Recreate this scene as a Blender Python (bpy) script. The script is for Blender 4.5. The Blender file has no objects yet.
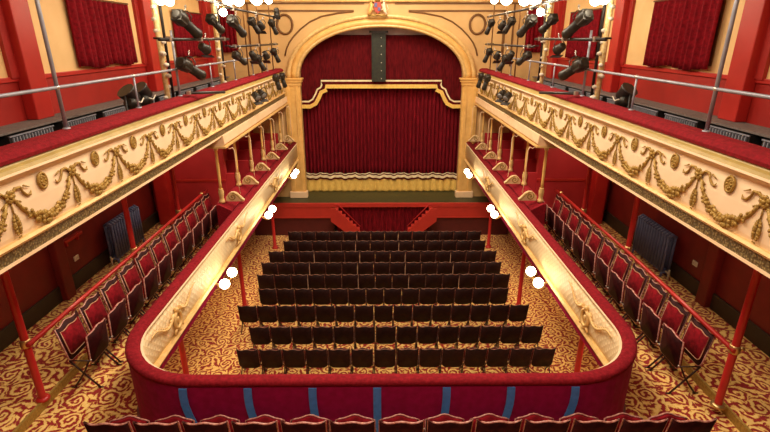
import bpy, bmesh, math, random
from mathutils import Vector, Matrix
random.seed(7)
PI = math.pi
C = bpy.context.scene.collection
sc = bpy.context.scene

# ------------------------------------------------------------------ materials
def nodes(name):
    m = bpy.data.materials.new(name); m.use_nodes = True
    nt = m.node_tree
    return m, nt, nt.nodes, nt.links, nt.nodes['Principled BSDF']

def setb(b, rough=.5, metal=0, spec=.5, sheen=0, coat=0):
    b.inputs['Roughness'].default_value = rough
    b.inputs['Metallic'].default_value = metal
    b.inputs['Specular IOR Level'].default_value = spec
    b.inputs['Sheen Weight'].default_value = sheen
    b.inputs['Coat Weight'].default_value = coat

def mat(name, c, c2=None, scale=8, rough=.5, metal=0, spec=.5, sheen=0, coat=0, bump=0, bscale=None, stretch=(1,1,1)):
    m, nt, N, L, b = nodes(name)
    setb(b, rough, metal, spec, sheen, coat)
    tc = N.new('ShaderNodeTexCoord'); mp = N.new('ShaderNodeMapping')
    mp.inputs['Scale'].default_value = stretch
    L.new(tc.outputs['Object'], mp.inputs['Vector'])
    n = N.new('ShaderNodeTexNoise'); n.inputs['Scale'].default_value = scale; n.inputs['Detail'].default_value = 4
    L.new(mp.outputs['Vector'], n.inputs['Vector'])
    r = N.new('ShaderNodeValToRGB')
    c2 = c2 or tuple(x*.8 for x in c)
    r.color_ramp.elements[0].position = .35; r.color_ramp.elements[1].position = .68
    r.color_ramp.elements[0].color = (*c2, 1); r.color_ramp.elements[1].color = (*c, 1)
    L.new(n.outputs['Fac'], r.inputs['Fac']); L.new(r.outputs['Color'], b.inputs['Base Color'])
    if bump:
        n2 = N.new('ShaderNodeTexNoise'); n2.inputs['Scale'].default_value = bscale or scale*4
        L.new(mp.outputs['Vector'], n2.inputs['Vector'])
        bp = N.new('ShaderNodeBump'); bp.inputs['Strength'].default_value = bump; bp.inputs['Distance'].default_value = .02
        L.new(n2.outputs['Fac'], bp.inputs['Height']); L.new(bp.outputs['Normal'], b.inputs['Normal'])
    return m

def emis(name, c, s):
    m, nt, N, L, b = nodes(name)
    b.inputs['Base Color'].default_value = (*c, 1)
    b.inputs['Emission Color'].default_value = (*c, 1); b.inputs['Emission Strength'].default_value = s
    return m

def mth(N, L, op, a, b=None, c=None):
    n = N.new('ShaderNodeMath'); n.operation = op
    for i, v in enumerate((a, b, c)):
        if v is None: continue
        if isinstance(v, (int, float)): n.inputs[i].default_value = v
        else: L.new(v, n.inputs[i])
    return n.outputs[0]

def carpet():
    m, nt, N, L, b = nodes('swirl_carpet'); setb(b, .95, 0, .1, .2)
    tc = N.new('ShaderNodeTexCoord')
    ns = N.new('ShaderNodeTexNoise'); ns.inputs['Scale'].default_value = 5; ns.inputs['Detail'].default_value = 2
    L.new(tc.outputs['Object'], ns.inputs['Vector'])
    vm = N.new('ShaderNodeVectorMath'); vm.operation = 'MULTIPLY_ADD'
    L.new(ns.outputs['Color'], vm.inputs[0]); vm.inputs[1].default_value = (.22, .22, 0)
    L.new(tc.outputs['Object'], vm.inputs[2])
    vo = N.new('ShaderNodeTexVoronoi'); vo.voronoi_dimensions = '2D'
    vo.inputs['Scale'].default_value = 2.3; vo.inputs['Randomness'].default_value = .45
    L.new(vm.outputs[0], vo.inputs['Vector'])
    sub = N.new('ShaderNodeVectorMath'); sub.operation = 'SUBTRACT'
    L.new(vm.outputs[0], sub.inputs[0]); L.new(vo.outputs['Position'], sub.inputs[1])
    sp = N.new('ShaderNodeSeparateXYZ'); L.new(sub.outputs[0], sp.inputs[0])
    ang = mth(N, L, 'ARCTAN2', sp.outputs[1], sp.outputs[0])
    ln = N.new('ShaderNodeVectorMath'); ln.operation = 'LENGTH'
    cb = N.new('ShaderNodeCombineXYZ'); L.new(sp.outputs[0], cb.inputs[0]); L.new(sp.outputs[1], cb.inputs[1])
    L.new(cb.outputs[0], ln.inputs[0])
    ph = mth(N, L, 'MULTIPLY_ADD', ln.outputs['Value'], 72, ang)
    s1 = mth(N, L, 'SINE', ph)
    # leafy lobes
    ph2 = mth(N, L, 'MULTIPLY', ang, 7)
    ph3 = mth(N, L, 'MULTIPLY_ADD', ln.outputs['Value'], 38, ph2)
    s2 = mth(N, L, 'SINE', ph3)
    far = mth(N, L, 'GREATER_THAN', ln.outputs['Value'], .17)
    mixv = N.new('ShaderNodeMix'); L.new(far, mixv.inputs[0]); L.new(s1, mixv.inputs[2]); L.new(s2, mixv.inputs[3])
    n3 = N.new('ShaderNodeTexNoise'); n3.inputs['Scale'].default_value = 21; n3.inputs['Detail'].default_value = 2
    L.new(tc.outputs['Object'], n3.inputs['Vector'])
    n5 = N.new('ShaderNodeTexNoise'); n5.inputs['Scale'].default_value = 55; n5.inputs['Detail'].default_value = 1
    L.new(tc.outputs['Object'], n5.inputs['Vector'])
    v0 = mth(N, L, 'MULTIPLY_ADD', n3.outputs['Fac'], 3.0, mixv.outputs[0])
    v = mth(N, L, 'MULTIPLY_ADD', mth(N, L, 'SUBTRACT', n5.outputs['Fac'], .3), 2.0, v0)
    r = N.new('ShaderNodeValToRGB'); cr = r.color_ramp
    cr.elements[0].position = .38; cr.elements[0].color = (.78, .46, .11, 1)
    cr.elements[1].position = .57; cr.elements[1].color = (.28, .012, .014, 1)
    e = cr.elements.new(.50); e.color = (.66, .34, .08, 1)
    e = cr.elements.new(.30); e.color = (.86, .58, .20, 1)
    vv = mth(N, L, 'DIVIDE', v, 3.9)
    L.new(vv, r.inputs['Fac']); L.new(r.outputs['Color'], b.inputs['Base Color'])
    bp = N.new('ShaderNodeBump'); bp.inputs['Strength'].default_value = .4; bp.inputs['Distance'].default_value = .01
    n4 = N.new('ShaderNodeTexNoise'); n4.inputs['Scale'].default_value = 90
    L.new(tc.outputs['Object'], n4.inputs['Vector']); L.new(n4.outputs['Fac'], bp.inputs['Height']); L.new(bp.outputs['Normal'], b.inputs['Normal'])
    return m

def lattice():
    m, nt, N, L, b = nodes('cream_lattice_plaster'); setb(b, .45, 0, .4)
    tc = N.new('ShaderNodeTexCoord'); sp = N.new('ShaderNodeSeparateXYZ'); L.new(tc.outputs['Object'], sp.inputs[0])
    a = mth(N, L, 'ADD', sp.outputs[0], sp.outputs[1])
    p = mth(N, L, 'ADD', a, sp.outputs[2]); q = mth(N, L, 'SUBTRACT', a, sp.outputs[2])
    sa = mth(N, L, 'SINE', mth(N, L, 'MULTIPLY', p, 50)); sb = mth(N, L, 'SINE', mth(N, L, 'MULTIPLY', q, 50))
    mx = mth(N, L, 'MAXIMUM', sa, sb)
    r = N.new('ShaderNodeValToRGB'); r.color_ramp.elements[0].position = .82; r.color_ramp.elements[1].position = .98
    r.color_ramp.elements[0].color = (.90, .74, .47, 1); r.color_ramp.elements[1].color = (.80, .60, .33, 1)
    L.new(mx, r.inputs['Fac']); L.new(r.outputs['Color'], b.inputs['Base Color'])
    bp = N.new('ShaderNodeBump'); bp.inputs['Strength'].default_value = .35; bp.inputs['Distance'].default_value = .01
    L.new(mx, bp.inputs['Height']); L.new(bp.outputs['Normal'], b.inputs['Normal'])
    return m

def meander():
    m, nt, N, L, b = nodes('olive_frieze'); setb(b, .5, 0, .4)
    tc = N.new('ShaderNodeTexCoord'); mp = N.new('ShaderNodeMapping')
    mp.inputs['Rotation'].default_value = (0, PI/2, PI/2)
    L.new(tc.outputs['Object'], mp.inputs['Vector'])
    br = N.new('ShaderNodeTexVoronoi'); br.inputs['Scale'].default_value = 34
    L.new(tc.outputs['Object'], br.inputs['Vector'])
    r = N.new('ShaderNodeValToRGB'); r.color_ramp.elements[0].position = .2; r.color_ramp.elements[1].position = .55
    r.color_ramp.elements[0].color = (.34, .25, .10, 1); r.color_ramp.elements[1].color = (.12, .08, .03, 1)
    L.new(br.outputs['Distance'], r.inputs['Fac']); L.new(r.outputs['Color'], b.inputs['Base Color'])
    bp = N.new('ShaderNodeBump'); bp.inputs['Strength'].default_value = .6; bp.inputs['Distance'].default_value = .02; bp.invert = True
    L.new(br.outputs['Distance'], bp.inputs['Height']); L.new(bp.outputs['Normal'], b.inputs['Normal'])
    return m

M = dict(
    carpet=carpet(), lattice=lattice(), frieze=meander(),
    redwall=mat('dark_red_paint', (.21, .016, .012), (.16, .012, .010), 3, .45),
    redbright=mat('crimson_wallpaper', (.46, .02, .028), (.40, .016, .022), 3, .55),
    redup=mat('scarlet_paint', (.40, .017, .012), (.34, .014, .010), 2.5, .5),
    redpil=mat('pilaster_red', (.52, .026, .020), (.46, .022, .017), 2.5, .4),
    redtube=mat('red_gloss_paint', (.55, .03, .025), (.47, .02, .02), 4, .3),
    creamwall=mat('ochre_cream_wallpaper', (.90, .61, .28), (.84, .54, .23), 2.2, .6),
    ochre=mat('ochre_plaster', (.72, .46, .19), (.66, .41, .16), 2, .55),
    gold=mat('gold_yellow_plaster', (.84, .52, .17), (.74, .43, .12), 5, .4),
    cream=mat('cream_plaster', (.94, .74, .50), (.90, .68, .44), 3, .45),
    pinkcream=mat('pinkish_cream_plaster', (.90, .66, .42), (.84, .58, .34), 3, .45),
    gilt=mat('old_gilt', (.48, .30, .065), (.30, .17, .03), 30, .45, .25, bump=.5, bscale=60),
    giltlight=mat('light_gilt', (.84, .58, .25), (.70, .45, .16), 9, .4, .1),
    olive=mat('olive_gold_paint', (.46, .33, .10), (.38, .26, .07), 6, .45),
    brownline=mat('brown_painted_line', (.20, .085, .02), None, 6, .6),
    plush=mat('red_plush', (.31, .012, .022), (.19, .006, .012), 25, .9, spec=.15, bump=.5, bscale=120),
    plushup=mat('dusty_red_plush', (.29, .011, .020), (.19, .008, .013), 22, .9, spec=.15, bump=.5, bscale=120),
    panelback=mat('magenta_red_cloth_panel', (.42, .008, .10), (.32, .006, .07), 10, .8, spec=.2),
    blue=mat('blue_tape', (.10, .36, .95), (.08, .28, .80), 20, .5),
    velvet=mat('crimson_velvet', (.27, .006, .014), (.14, .003, .007), 16, .9, spec=.15, bump=.3),
    curtain=mat('crimson_stage_velvet', (.23, .006, .016), (.085, .002, .005), 5, .9, spec=.15, stretch=(6, 6, .6)),  # dark streaks stretched down the colour paint in the shade of the folds
    pelmet=mat('dark_red_pelmet_velvet', (.13, .005, .008), (.065, .002, .004), 5, .95, spec=.15, stretch=(4, 4, .7)),
    fringe=mat('gold_bullion_fringe', (.95, .68, .18), (.74, .45, .09), 9, .6, bump=.5, stretch=(9, 9, 1)),
    trimcream=mat('cream_braid', (.95, .80, .50), None, 9, .6),
    seatwood=mat('dark_seat_wood', (.050, .007, .007), (.022, .003, .004), 12, .55, spec=.12),
    stallwood=mat('dark_stalls_seat_board', (.026, .005, .005), (.012, .003, .003), 12, .6, spec=.2),
    stallvelvet=mat('dark_maroon_velvet', (.09, .004, .006), (.05, .003, .004), 14, .95, spec=.1),
    scrollc=mat('pale_gilt_plaster', (.86, .66, .38), (.78, .56, .28), 8, .45),
    rim=mat('worn_pinkish_piping', (.72, .38, .30), (.36, .12, .10), 30, .4),
    rimstall=mat('brown_seat_edge', (.36, .15, .09), (.09, .03, .02), 20, .5),
    piping=mat('gold_piping', (.62, .30, .17), None, 20, .5),
    iron=mat('cast_iron_dark', (.05, .018, .015), None, 20, .4, .3),
    brass=mat('brass', (.85, .60, .25), None, 10, .3, .8),
    palemetal=mat('pale_brass_edge', (.80, .58, .40), (.5, .3, .2), 30, .45, .1),
    greytube=mat('grey_painted_tube', (.36, .37, .44), None, 8, .4, .2),
    shelf=mat('grey_carpeted_ledge', (.20, .16, .15), (.14, .11, .10), 18, .9, bump=.4),
    black=mat('black_metal', (.035, .028, .026), (.018, .015, .015), 10, .4, .2),
    lanternbody=mat('worn_black_lantern', (.038, .032, .024), (.016, .013, .011), 8, .42, .3),
    lens=mat('lens_glass', (.22, .22, .22), None, 8, .08, 0, .8, coat=.6),
    silver=mat('silver_clamp', (.65, .60, .55), None, 8, .3, .8),
    tapedpole=mat('yellow_cream_taped_pole', (.95, .80, .46), (.80, .55, .20), 22, .5),
    knot=mat('white_tape_tie', (.88, .82, .70), (.60, .52, .40), 20, .6),
    radiator=mat('blue_grey_radiator_paint', (.15, .18, .38), (.11, .14, .30), 9, .35),
    skirting=mat('dark_skirting', (.045, .03, .02), None, 9, .5),
    stagefloor=mat('dark_green_stage_boards', (.055, .055, .018), (.028, .028, .010), 4, .45, stretch=(8, 1, 1)),
    stagered=mat('red_stage_front_paint', (.52, .035, .022), (.46, .03, .02), 4, .5),
    stagedark=mat('dark_red_orchestra_rail', (.10, .008, .008), None, 4, .6),
    truss=mat('dark_green_black_strip', (.018, .022, .010), (.009, .010, .006), 10, .6),
    pale=mat('pale_lilac_wall', (.72, .60, .62), None, 3, .7),
    white=mat('white_plastic', (.80, .72, .58), None, 6, .5),
    ceil=mat('cream_ceiling', (.90, .80, .62), None, 2, .7),
    crestblue=mat('crest_blue', (.12, .12, .30), None, 10, .5),
    crestred=mat('crest_red', (.50, .06, .03), None, 10, .5),
    globe=emis('glowing_opal_globe', (1.0, .80, .50), 14),
    globeup=emis('bright_opal_lamp', (1.0, .86, .62), 30),
    bulb=emis('small_white_bulb', (1, .95, .8), 1.0),
)

# ------------------------------------------------------------------ mesh helper
class MB:
    def __init__(s): s.bm = bmesh.new()
    def box(s, x0, x1, y0, y1, z0, z1, mx=None):
        vs = [s.bm.verts.new((x, y, z)) for x in (x0, x1) for y in (y0, y1) for z in (z0, z1)]
        if mx is not None:
            for v in vs: v.co = mx @ v.co
        for f in ((0,1,3,2), (4,6,7,5), (0,4,5,1), (2,3,7,6), (0,2,6,4), (1,5,7,3)):
            s.bm.faces.new([vs[i] for i in f])
        return s
    def tube(s, pts, r, n=8, closed=False, flat=None):
        pts = [Vector(p) for p in pts]
        rs = r if isinstance(r, (list, tuple)) else [r]*len(pts)
        rings = []; up = None; m = len(pts)
        for i, p in enumerate(pts):
            if closed: t = pts[(i+1) % m]-pts[i-1]
            else: t = pts[min(i+1, m-1)]-pts[max(i-1, 0)]
            t.normalize()
            if up is None: up = Vector((0,0,1)) if abs(t.z) < .9 else Vector((1,0,0))
            a = t.cross(up)
            if a.length < 1e-4: a = t.orthogonal()
            a.normalize(); b = a.cross(t); up = b
            ring = []
            for k in range(n):
                an = 2*PI*k/n
                ring.append(s.bm.verts.new(p + a*(rs[i]*math.cos(an)) + b*(rs[i]*math.sin(an)*(flat or 1))))
            rings.append(ring)
        for i in range(m if closed else m-1):
            A, B = rings[i], rings[(i+1) % m]
            for k in range(n):
                f = s.bm.faces.new((A[k], A[(k+1) % n], B[(k+1) % n], B[k])); f.smooth = True
        if not closed:
            s.bm.faces.new(rings[0][::-1]); s.bm.faces.new(rings[-1])
        return s
    def lathe(s, prof, n=14, mx=None):
        rings = []
        for r, z in prof:
            ring = [s.bm.verts.new((max(r, .0005)*math.cos(2*PI*k/n), max(r, .0005)*math.sin(2*PI*k/n), z)) for k in range(n)]
            if mx is not None:
                for v in ring: v.co = mx @ v.co
            rings.append(ring)
        for A, B in zip(rings, rings[1:]):
            for k in range(n):
                f = s.bm.faces.new((A[k], A[(k+1) % n], B[(k+1) % n], B[k])); f.smooth = True
        s.bm.faces.new(rings[0][::-1]); s.bm.faces.new(rings[-1])
        return s
    def ball(s, c, r, sc_=(1,1,1), sub=1, rot=None):
        mx = Matrix.Translation(c) @ (rot or Matrix.Identity(4)) @ Matrix.Diagonal((r*sc_[0], r*sc_[1], r*sc_[2], 1))
        g = bmesh.ops.create_icosphere(s.bm, subdivisions=sub, radius=1, matrix=mx)
        for v in g['verts']:
            for f in v.link_faces: f.smooth = True
        return s
    def prism(s, poly, axis, a, b):
        # poly in the two other axes, extruded along axis from a to b
        def P(u, v, w): return {'x': (w, u, v), 'y': (u, w, v), 'z': (u, v, w)}[axis]
        A = [s.bm.verts.new(P(u, v, a)) for u, v in poly]; B = [s.bm.verts.new(P(u, v, b)) for u, v in poly]
        n = len(poly)
        s.bm.faces.new(A); s.bm.faces.new(B[::-1])
        for i in range(n): s.bm.faces.new((A[i], B[i], B[(i+1) % n], A[(i+1) % n]))
        return s
    def build(s, name, m, parent=None, smooth=False, bevel=0):
        if bevel:
            bmesh.ops.bevel(s.bm, geom=list(s.bm.edges), offset=bevel, segments=2, affect='EDGES', profile=.5)
        bmesh.ops.recalc_face_normals(s.bm, faces=s.bm.faces)
        me = bpy.data.meshes.new(name); s.bm.to_mesh(me); s.bm.free()
        if smooth:
            for p in me.polygons: p.use_smooth = True
        me.materials.append(m)
        o = bpy.data.objects.new(name, me); C.objects.link(o)
        if parent: o.parent = parent
        return o

def tag(o, label=None, cat=None, group=None, kind=None):
    if label: o['label'] = label
    if cat: o['category'] = cat
    if group: o['group'] = group
    if kind: o['kind'] = kind
    return o
def thing(name, label, cat, loc=(0,0,0), rz=0, group=None):
    o = bpy.data.objects.new(name, None); C.objects.link(o); o.empty_display_size = .1
    o.location = loc; o.rotation_euler = (0,0,rz)
    return tag(o, label, cat, group)
def struct(name, mb, m, label=None, **k):
    o = mb.build(name, m, **k); o['kind'] = 'structure'
    if label: o['label'] = label
    return o
KIDS = {}
def kids(o): return [c for c in C.objects if c.parent == o]
def dup(root, kidtree, loc, rz, label, group, mirror=False):
    r = root.copy(); C.objects.link(r); r.location = loc; r.rotation_euler = (0,0,rz)
    if mirror: r.scale = (-1, 1, 1)
    r['label'] = label; r['group'] = group
    for ch, sub in kidtree:
        c = ch.copy(); C.objects.link(c); c.parent = r
        for g in sub:
            d = g.copy(); C.objects.link(d); d.parent = c
    return r
def tree(root): return [(c, kids(c)) for c in kids(root)]
ORD = ['', 'first','second','third','fourth','fifth','sixth','seventh','eighth','ninth','tenth','eleventh','twelfth','thirteenth','fourteenth','fifteenth']
SIDE = {-1: 'left', 1: 'right'}

ZST = -7.60   # stalls floor
ZC = -4.95    # circle floor
ZT = -4.83    # raised promenade
ZS = -6.20    # stage floor
ZG = -2.02    # gallery floor
YW = 19.0     # proscenium wall
XW = 6.29
# ------------------------------------------------------------------ shell
struct('floor', MB().box(-6.6, 6.6, -3.5, 22, ZST-.2, ZST), M['carpet'], 'gold carpet with crimson swirls under the stalls seats')
struct('ceiling', MB().box(-6.6, 6.6, -3.5, 22, 3.0, 3.2), M['ceil'])
for s in (-1, 1):
    struct('wall_'+SIDE[s]+'_upper', MB().box(*sorted((s*XW, s*(XW+.3))), -3.5, 22, -.64, 3.0), M['creamwall'])
    struct('wall_'+SIDE[s]+'_dado', MB().box(*sorted((s*XW, s*(XW+.3))), -3.5, 22, -2.3, -.64), M['redup'])
    struct('wall_'+SIDE[s]+'_lower', MB().box(*sorted((s*XW, s*(XW+.3))), -3.5, 22, ZST, -2.3), M['redwall'])
    struct('trim_dado_'+SIDE[s], MB().box(*sorted((s*XW, s*(XW-.04))), -3.5, YW, -.70, -.62), M['redpil'], bevel=.01)
    struct('baseboard_'+SIDE[s], MB().box(*sorted((s*XW, s*(XW-.04))), -3.5, 12.6, ZT, ZT+.32), M['skirting'], bevel=.01)
struct('wall_back', MB().box(-6.6, 6.6, -3.8, -3.5, ZST, 3.2), M['redup'])

# proscenium wall with elliptical opening
def arch_pts(a, z0, rise, n=28, p=2.1):
    out = []
    for i in range(n+1):
        t = PI - PI*i/n
        c, s_ = math.cos(t), math.sin(t)
        out.append((a*math.copysign(abs(c)**(2/p), c), z0 + rise*abs(s_)**(2/p)))
    return out
def archwall():
    mb = MB(); bm = mb.bm
    inner = [(-3.17, ZST)] + [(-3.17, -1.43)] + arch_pts(3.17, -1.43, 1.83)[1:-1] + [(3.17, -1.43), (3.17, ZST)]
    n = len(inner)
    # outer counterpart points
    outer = []
    for i, (x, z) in enumerate(inner):
        if i == 0: outer.append((-6.6, ZST))
        elif i == n-1: outer.append((6.6, ZST))
        elif i == 1: outer.append((-6.6, -1.43))
        elif i == n-2: outer.append((6.6, -1.43))
        else:
            k = (i-1)/(n-3)
            t = k*2*(4.43+6.6)
            if t < 4.43: outer.append((-6.6, -1.43+t))
            elif t < 4.43+13.2: outer.append((-6.6+(t-4.43), 3.0))
            else: outer.append((6.6, 3.0-(t-17.63)))
    def ring(y): return [bm.verts.new((x, y, z)) for x, z in inner], [bm.verts.new((x, y, z)) for x, z in outer]
    i0, o0 = ring(YW); i1, o1 = ring(YW+.5)
    for i in range(n-1):
        bm.faces.new((i0[i], i0[i+1], o0[i+1], o0[i])); bm.faces.new((i1[i], o1[i], o1[i+1], i1[i+1]))
        f = bm.faces.new((i0[i], i1[i], i1[i+1], i0[i+1]))
        bm.faces.new((o0[i], o0[i+1], o1[i+1], o1[i]))
    return mb
struct('wall_front', archwall(), M['ochre'], 'ochre proscenium wall around the stage arch')
struct('wall_stage_rear', MB().box(-6.6, 6.6, 21.7, 22, ZST, 3.0), M['pale'])

# arch surround: thing with pilasters, archivolt, crest
pa = thing('proscenium_arch', 'gold moulded proscenium arch framing the stage curtain', 'arch', (0, YW, ZS))
def local(p): return p
for s in (-1, 1):
    m = MB()
    m.box(*sorted((s*3.12, s*3.72)), -.10, .08, 0, 4.62)
    m.box(*sorted((s*3.20, s*3.30)), -.13, -.09, .3, 4.5); m.box(*sorted((s*3.54, s*3.64)), -.13, -.09, .3, 4.5)
    m.build('pilaster', M['gold'], pa)
    MB().box(*sorted((s*3.06, s*3.78)), -.18, .1, 0, .26).build('base', M['pinkcream'], pa, bevel=.02)
    m = MB(); m.box(*sorted((s*3.04, s*3.80)), -.18, .12, 4.62, 4.72); m.box(*sorted((s*3.08, s*3.76)), -.14, .1, 4.5, 4.62); m.box(*sorted((s*3.0, s*3.84)), -.22, .14, 4.72, 4.78)
    m.build('capital', M['gold'], pa, bevel=.01)
def archband(a0, r0, a1, r1, d0, d1, name, m):
    z0 = 4.77
    A = arch_pts(a0, z0, r0, 40); B = arch_pts(a1, z0, r1, 40)
    mb = MB(); bm = mb.bm
    R = [[bm.verts.new((x, y, z)) for x, z in P] for P, y in ((A, d0), (B, d1), (B, .02), (A, .02))]
    for i in range(40):
        for k in range(4):
            f = bm.faces.new((R[k][i], R[k][i+1], R[(k+1) % 4][i+1], R[(k+1) % 4][i])); f.smooth = True
    for i in (0, 40): bm.faces.new([R[k][i] for k in range(4)])
    return mb.build(name, m, pa)
archband(3.13, 1.80, 3.24, 1.90, -.06, -.14, 'inner_bead', M['giltlight'])
archband(3.24, 1.90, 3.46, 2.12, -.14, -.07, 'archivolt', M['gold'])
archband(3.46, 2.12, 3.60, 2.26, -.10, -.12, 'outer_moulding', M['giltlight'])

# spandrel painted mouldings: lines on front wall
sp_ = thing('spandrel_moulding', 'thin brown moulded lines and rings above the proscenium arch', 'moulding', (0, YW-.012, 0))
m = MB()
m.box(-6.2, -.62, -.02, .01, 1.16, 1.21).box(.5, 6.2, -.02, .01, 1.16, 1.21)
m.build('upper_line', M['brownline'], sp_)
for s in (-1, 1):
    m = MB(); m.box(*sorted((s*1.0, s*4.55)), -.02, .01, .91, .97)
    P = [(s*a, -.005, b_) for a, b_ in ((1.0, .92), (1.6, .86), (2.2, .75), (2.62, .57), (2.97, .33), (3.24, .08), (3.43, -.15), (3.55, -.38), (3.62, -.62))]
    m.tube(P, .03, 6)
    m.box(*sorted((s*4.5, s*4.56)), -.02, .01, -.5, .97)
    m.box(*sorted((s*4.85, s*4.91)), -.02, .01, -1.0, 1.16)
    m.build('corner_line', M['brownline'], sp_)
    P = [(s*3.55+.28*math.cos(a), -.01, .48+.33*math.sin(a)) for a in [2*PI*k/24 for k in range(24)]]
    MB().tube(P, .045, 6, closed=True).build('ring', M['brownline'], sp_)
m = MB(); m.box(-6.25, 6.25, -.12, .01, 1.24, 1.32).box(-6.25, 6.25, -.2, .01, 1.36, 1.5)
m.build('cornice', M['gold'], sp_, bevel=.01)

# crest
cr = thing('coat_of_arms', 'small painted coat of arms with two supporters above the arch crown', 'coat of arms', (-.13, YW-.24, .80))
m = MB(); P = [(-.13, .42), (.13, .42), (.13, .2), (.09, .1), (0, .02), (-.09, .1), (-.13, .2)]
m.prism(P, 'y', -.05, .05); m.build('shield', M['crestred'], cr, bevel=.01)
m = MB(); m.box(-.11, -.01, -.07, -.045, .25, .39).box(.01, .10, -.07, -.045, .13, .24); m.build('quarter', M['crestblue'], cr)
for s, mm in ((-1, 'gold'), (1, 'cream')):
    m = MB()
    m.tube([(s*.32, 0, .0), (s*.26, 0, .14), (s*.22, 0, .3), (s*.24, 0, .42)], [.05, .06, .065, .04], 8)
    m.ball((s*.22, -.02, .47), .06, (1, .8, .9)); m.tube([(s*.2, 0, .3), (s*.13, -.02, .33)], .02, 6); m.tube([(s*.22, 0, .2), (s*.14, -.02, .16)], .022, 6)
    m.tube([(s*.3, 0, .1), (s*.38, 0, .2), (s*.34, 0, .34)], .012, 6)
    m.build('supporter', M[mm], cr)
m = MB(); m.lathe([(.05, .42), (.09, .47), (.10, .52), (.06, .55), (.02, .58)], 10); m.build('crown', M['gilt'], cr)
m = MB(); m.tube([(-.36, 0, .0), (-.15, -.03, -.04), (0, -.03, 0), (.15, -.03, -.04), (.36, 0, 0)], .035, 6); m.build('scroll', M['gilt'], cr)

# stage
st = thing('stage', 'dark green stage floor with red painted front', 'stage', (0, 18.15, ZS))
MB().box(-5.2, 5.2, 0, 3.4, -.08, 0).build('stage_floor', M['stagefloor'], st)
m = MB(); m.box(-5.2, 5.2, -.05, .02, -.16, .02); m.build('stage_lip', M['stagered'], st, bevel=.01)
for s in (-1, 1):
    m = MB(); m.box(*sorted((s*1.95, s*5.2)), -.03, .03, -.62, -.16)
    m.box(*sorted((s*1.95, s*5.2)), -.05, .03, -.62, -.57); m.build('front_panel', M['stagered'], st)
    MB().box(*sorted((s*1.95, s*5.2)), .04, .10, -1.4, -.62).build('understage_panel', M['stagedark'], st)
# central pit curtain
def folded(name, m_, x0, x1, z0, z1, y, folds, amp, parent=None, th=.025, ny=1, top=None, bot=None, wob=.15):
    mb = MB(); bm = mb.bm
    nx = folds*8; rows = []
    rnd = random.Random(int(folds*31+x0*7))
    ph = [0]
    for i in range(nx): ph.append(ph[-1] + 2*PI/8*(1+wob*rnd.uniform(-1, 1)))
    nz = 8
    for side in (0, 1):
        g = []
        for i in range(nx+1):
            x = x0+(x1-x0)*i/nx
            zt = top(x) if top else z1; zb = bot(x) if bot else z0
            col = []
            for k in range(nz+1):
                t = k/nz; z = zb+(zt-zb)*t
                a = amp*(1.0-.35*t)
                yy = y + a*math.sin(ph[i]+.25*math.sin(3*t+i*.11)) + a*.4*math.sin(ph[i]*.37+1)
                col.append(bm.verts.new((x+a*.35*math.cos(ph[i]), yy+side*th, z)))
            g.append(col)
        rows.append(g)
    for g in rows:
        for i in range(nx):
            for k in range(nz):
                f = bm.faces.new((g[i][k], g[i+1][k], g[i+1][k+1], g[i][k+1])); f.smooth = True
    A, B = rows
    for i in range(nx):
        bm.faces.new((A[i][0], B[i][0], B[i+1][0], A[i+1][0])); bm.faces.new((A[i][nz], A[i+1][nz], B[i+1][nz], B[i][nz]))
    for i in (0, nx):
        for k in range(nz): bm.faces.new((A[i][k], A[i][k+1], B[i][k+1], B[i][k]))
    return mb.build(name, m_, parent)
o = folded('pit_curtain', M['curtain'], -1.93, 1.93, -1.38, -.17, .12, 22, .035, None); o.location = (.08, 18.15, ZS)
tag(o, 'crimson pleated curtain hanging below the centre of the stage front', 'curtain')
# pit stairs
for s in (-1, 1):
    stp = thing('pit_steps', 'red sloping steps down from the stage front, on the '+SIDE[s]+' of the pit curtain', 'steps', (s*1.95+.08, 17.55, ZST), 0, 'steps beside the pit curtain')
    n = 7
    m = MB()
    for k in range(n):
        x0 = -s*k*.14; x1 = -s*(k+1)*.14
        m.box(*sorted((x0, x1)), 0, .55, max(0, .80-k*.14) if k < 3 else 0, 1.24-k*.14)
    m.build('treads', M['stagered'], stp)
    P = [(s*.12, 1.4), (-s*.06, 1.4), (-s*1.02, .46), (-s*1.02, 0), (-s*.42, 0), (-s*.42, .42), (s*.12, .86)]
    MB().prism(P, 'y', -.05, 0).build('stringer', M['stagered'], stp)
    m = MB(); 
    for k in range(n): m.ball((-s*(k*.14+.06), -.04, 1.40-k*.142), .014)
    m.build('nosing_studs', M['brass'], stp)
    MB().tube([(0, .5, 1.39), (-s*.12, .5, 1.39), (-s*1.0, .5, .44)], .02, 6).build('handrail', M['redtube'], stp)

# house curtain, fringe and pelmet
hc = thing('house_curtain', 'crimson velvet stage curtain with gold fringe along its hem', 'curtain', (0, 19.85, ZS))
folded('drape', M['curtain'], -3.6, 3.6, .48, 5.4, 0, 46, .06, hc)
folded('hem_fringe', M['fringe'], -3.6, 3.6, .01, .56, -.12, 24, .035, hc)
def band(z0, z1, mm, nm, y=-.09):
    folded(nm, M[mm], -3.6, 3.6, z0, z1, y, 24, .02, hc, wob=0, bot=lambda x: z0+.025*math.sin(x*9.3)+.012*math.sin(x*21), top=lambda x: z1+.025*math.sin(x*9.3)+.012*math.sin(x*21))
band(.55, .62, 'pelmet', 'dark_band', -.16); band(.62, .73, 'trimcream', 'braid', -.17); band(.73, .79, 'pelmet', 'dark_band', -.16)
band(.79, .82, 'trimcream', 'braid', -.17)
TR = [(-3.6, -2.34), (-2.82, -2.34), (-2.70, -2.24), (-2.58, -1.96), (-2.48, -1.80), (-2.40, -1.72), (-2.40, -1.54)]
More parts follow.
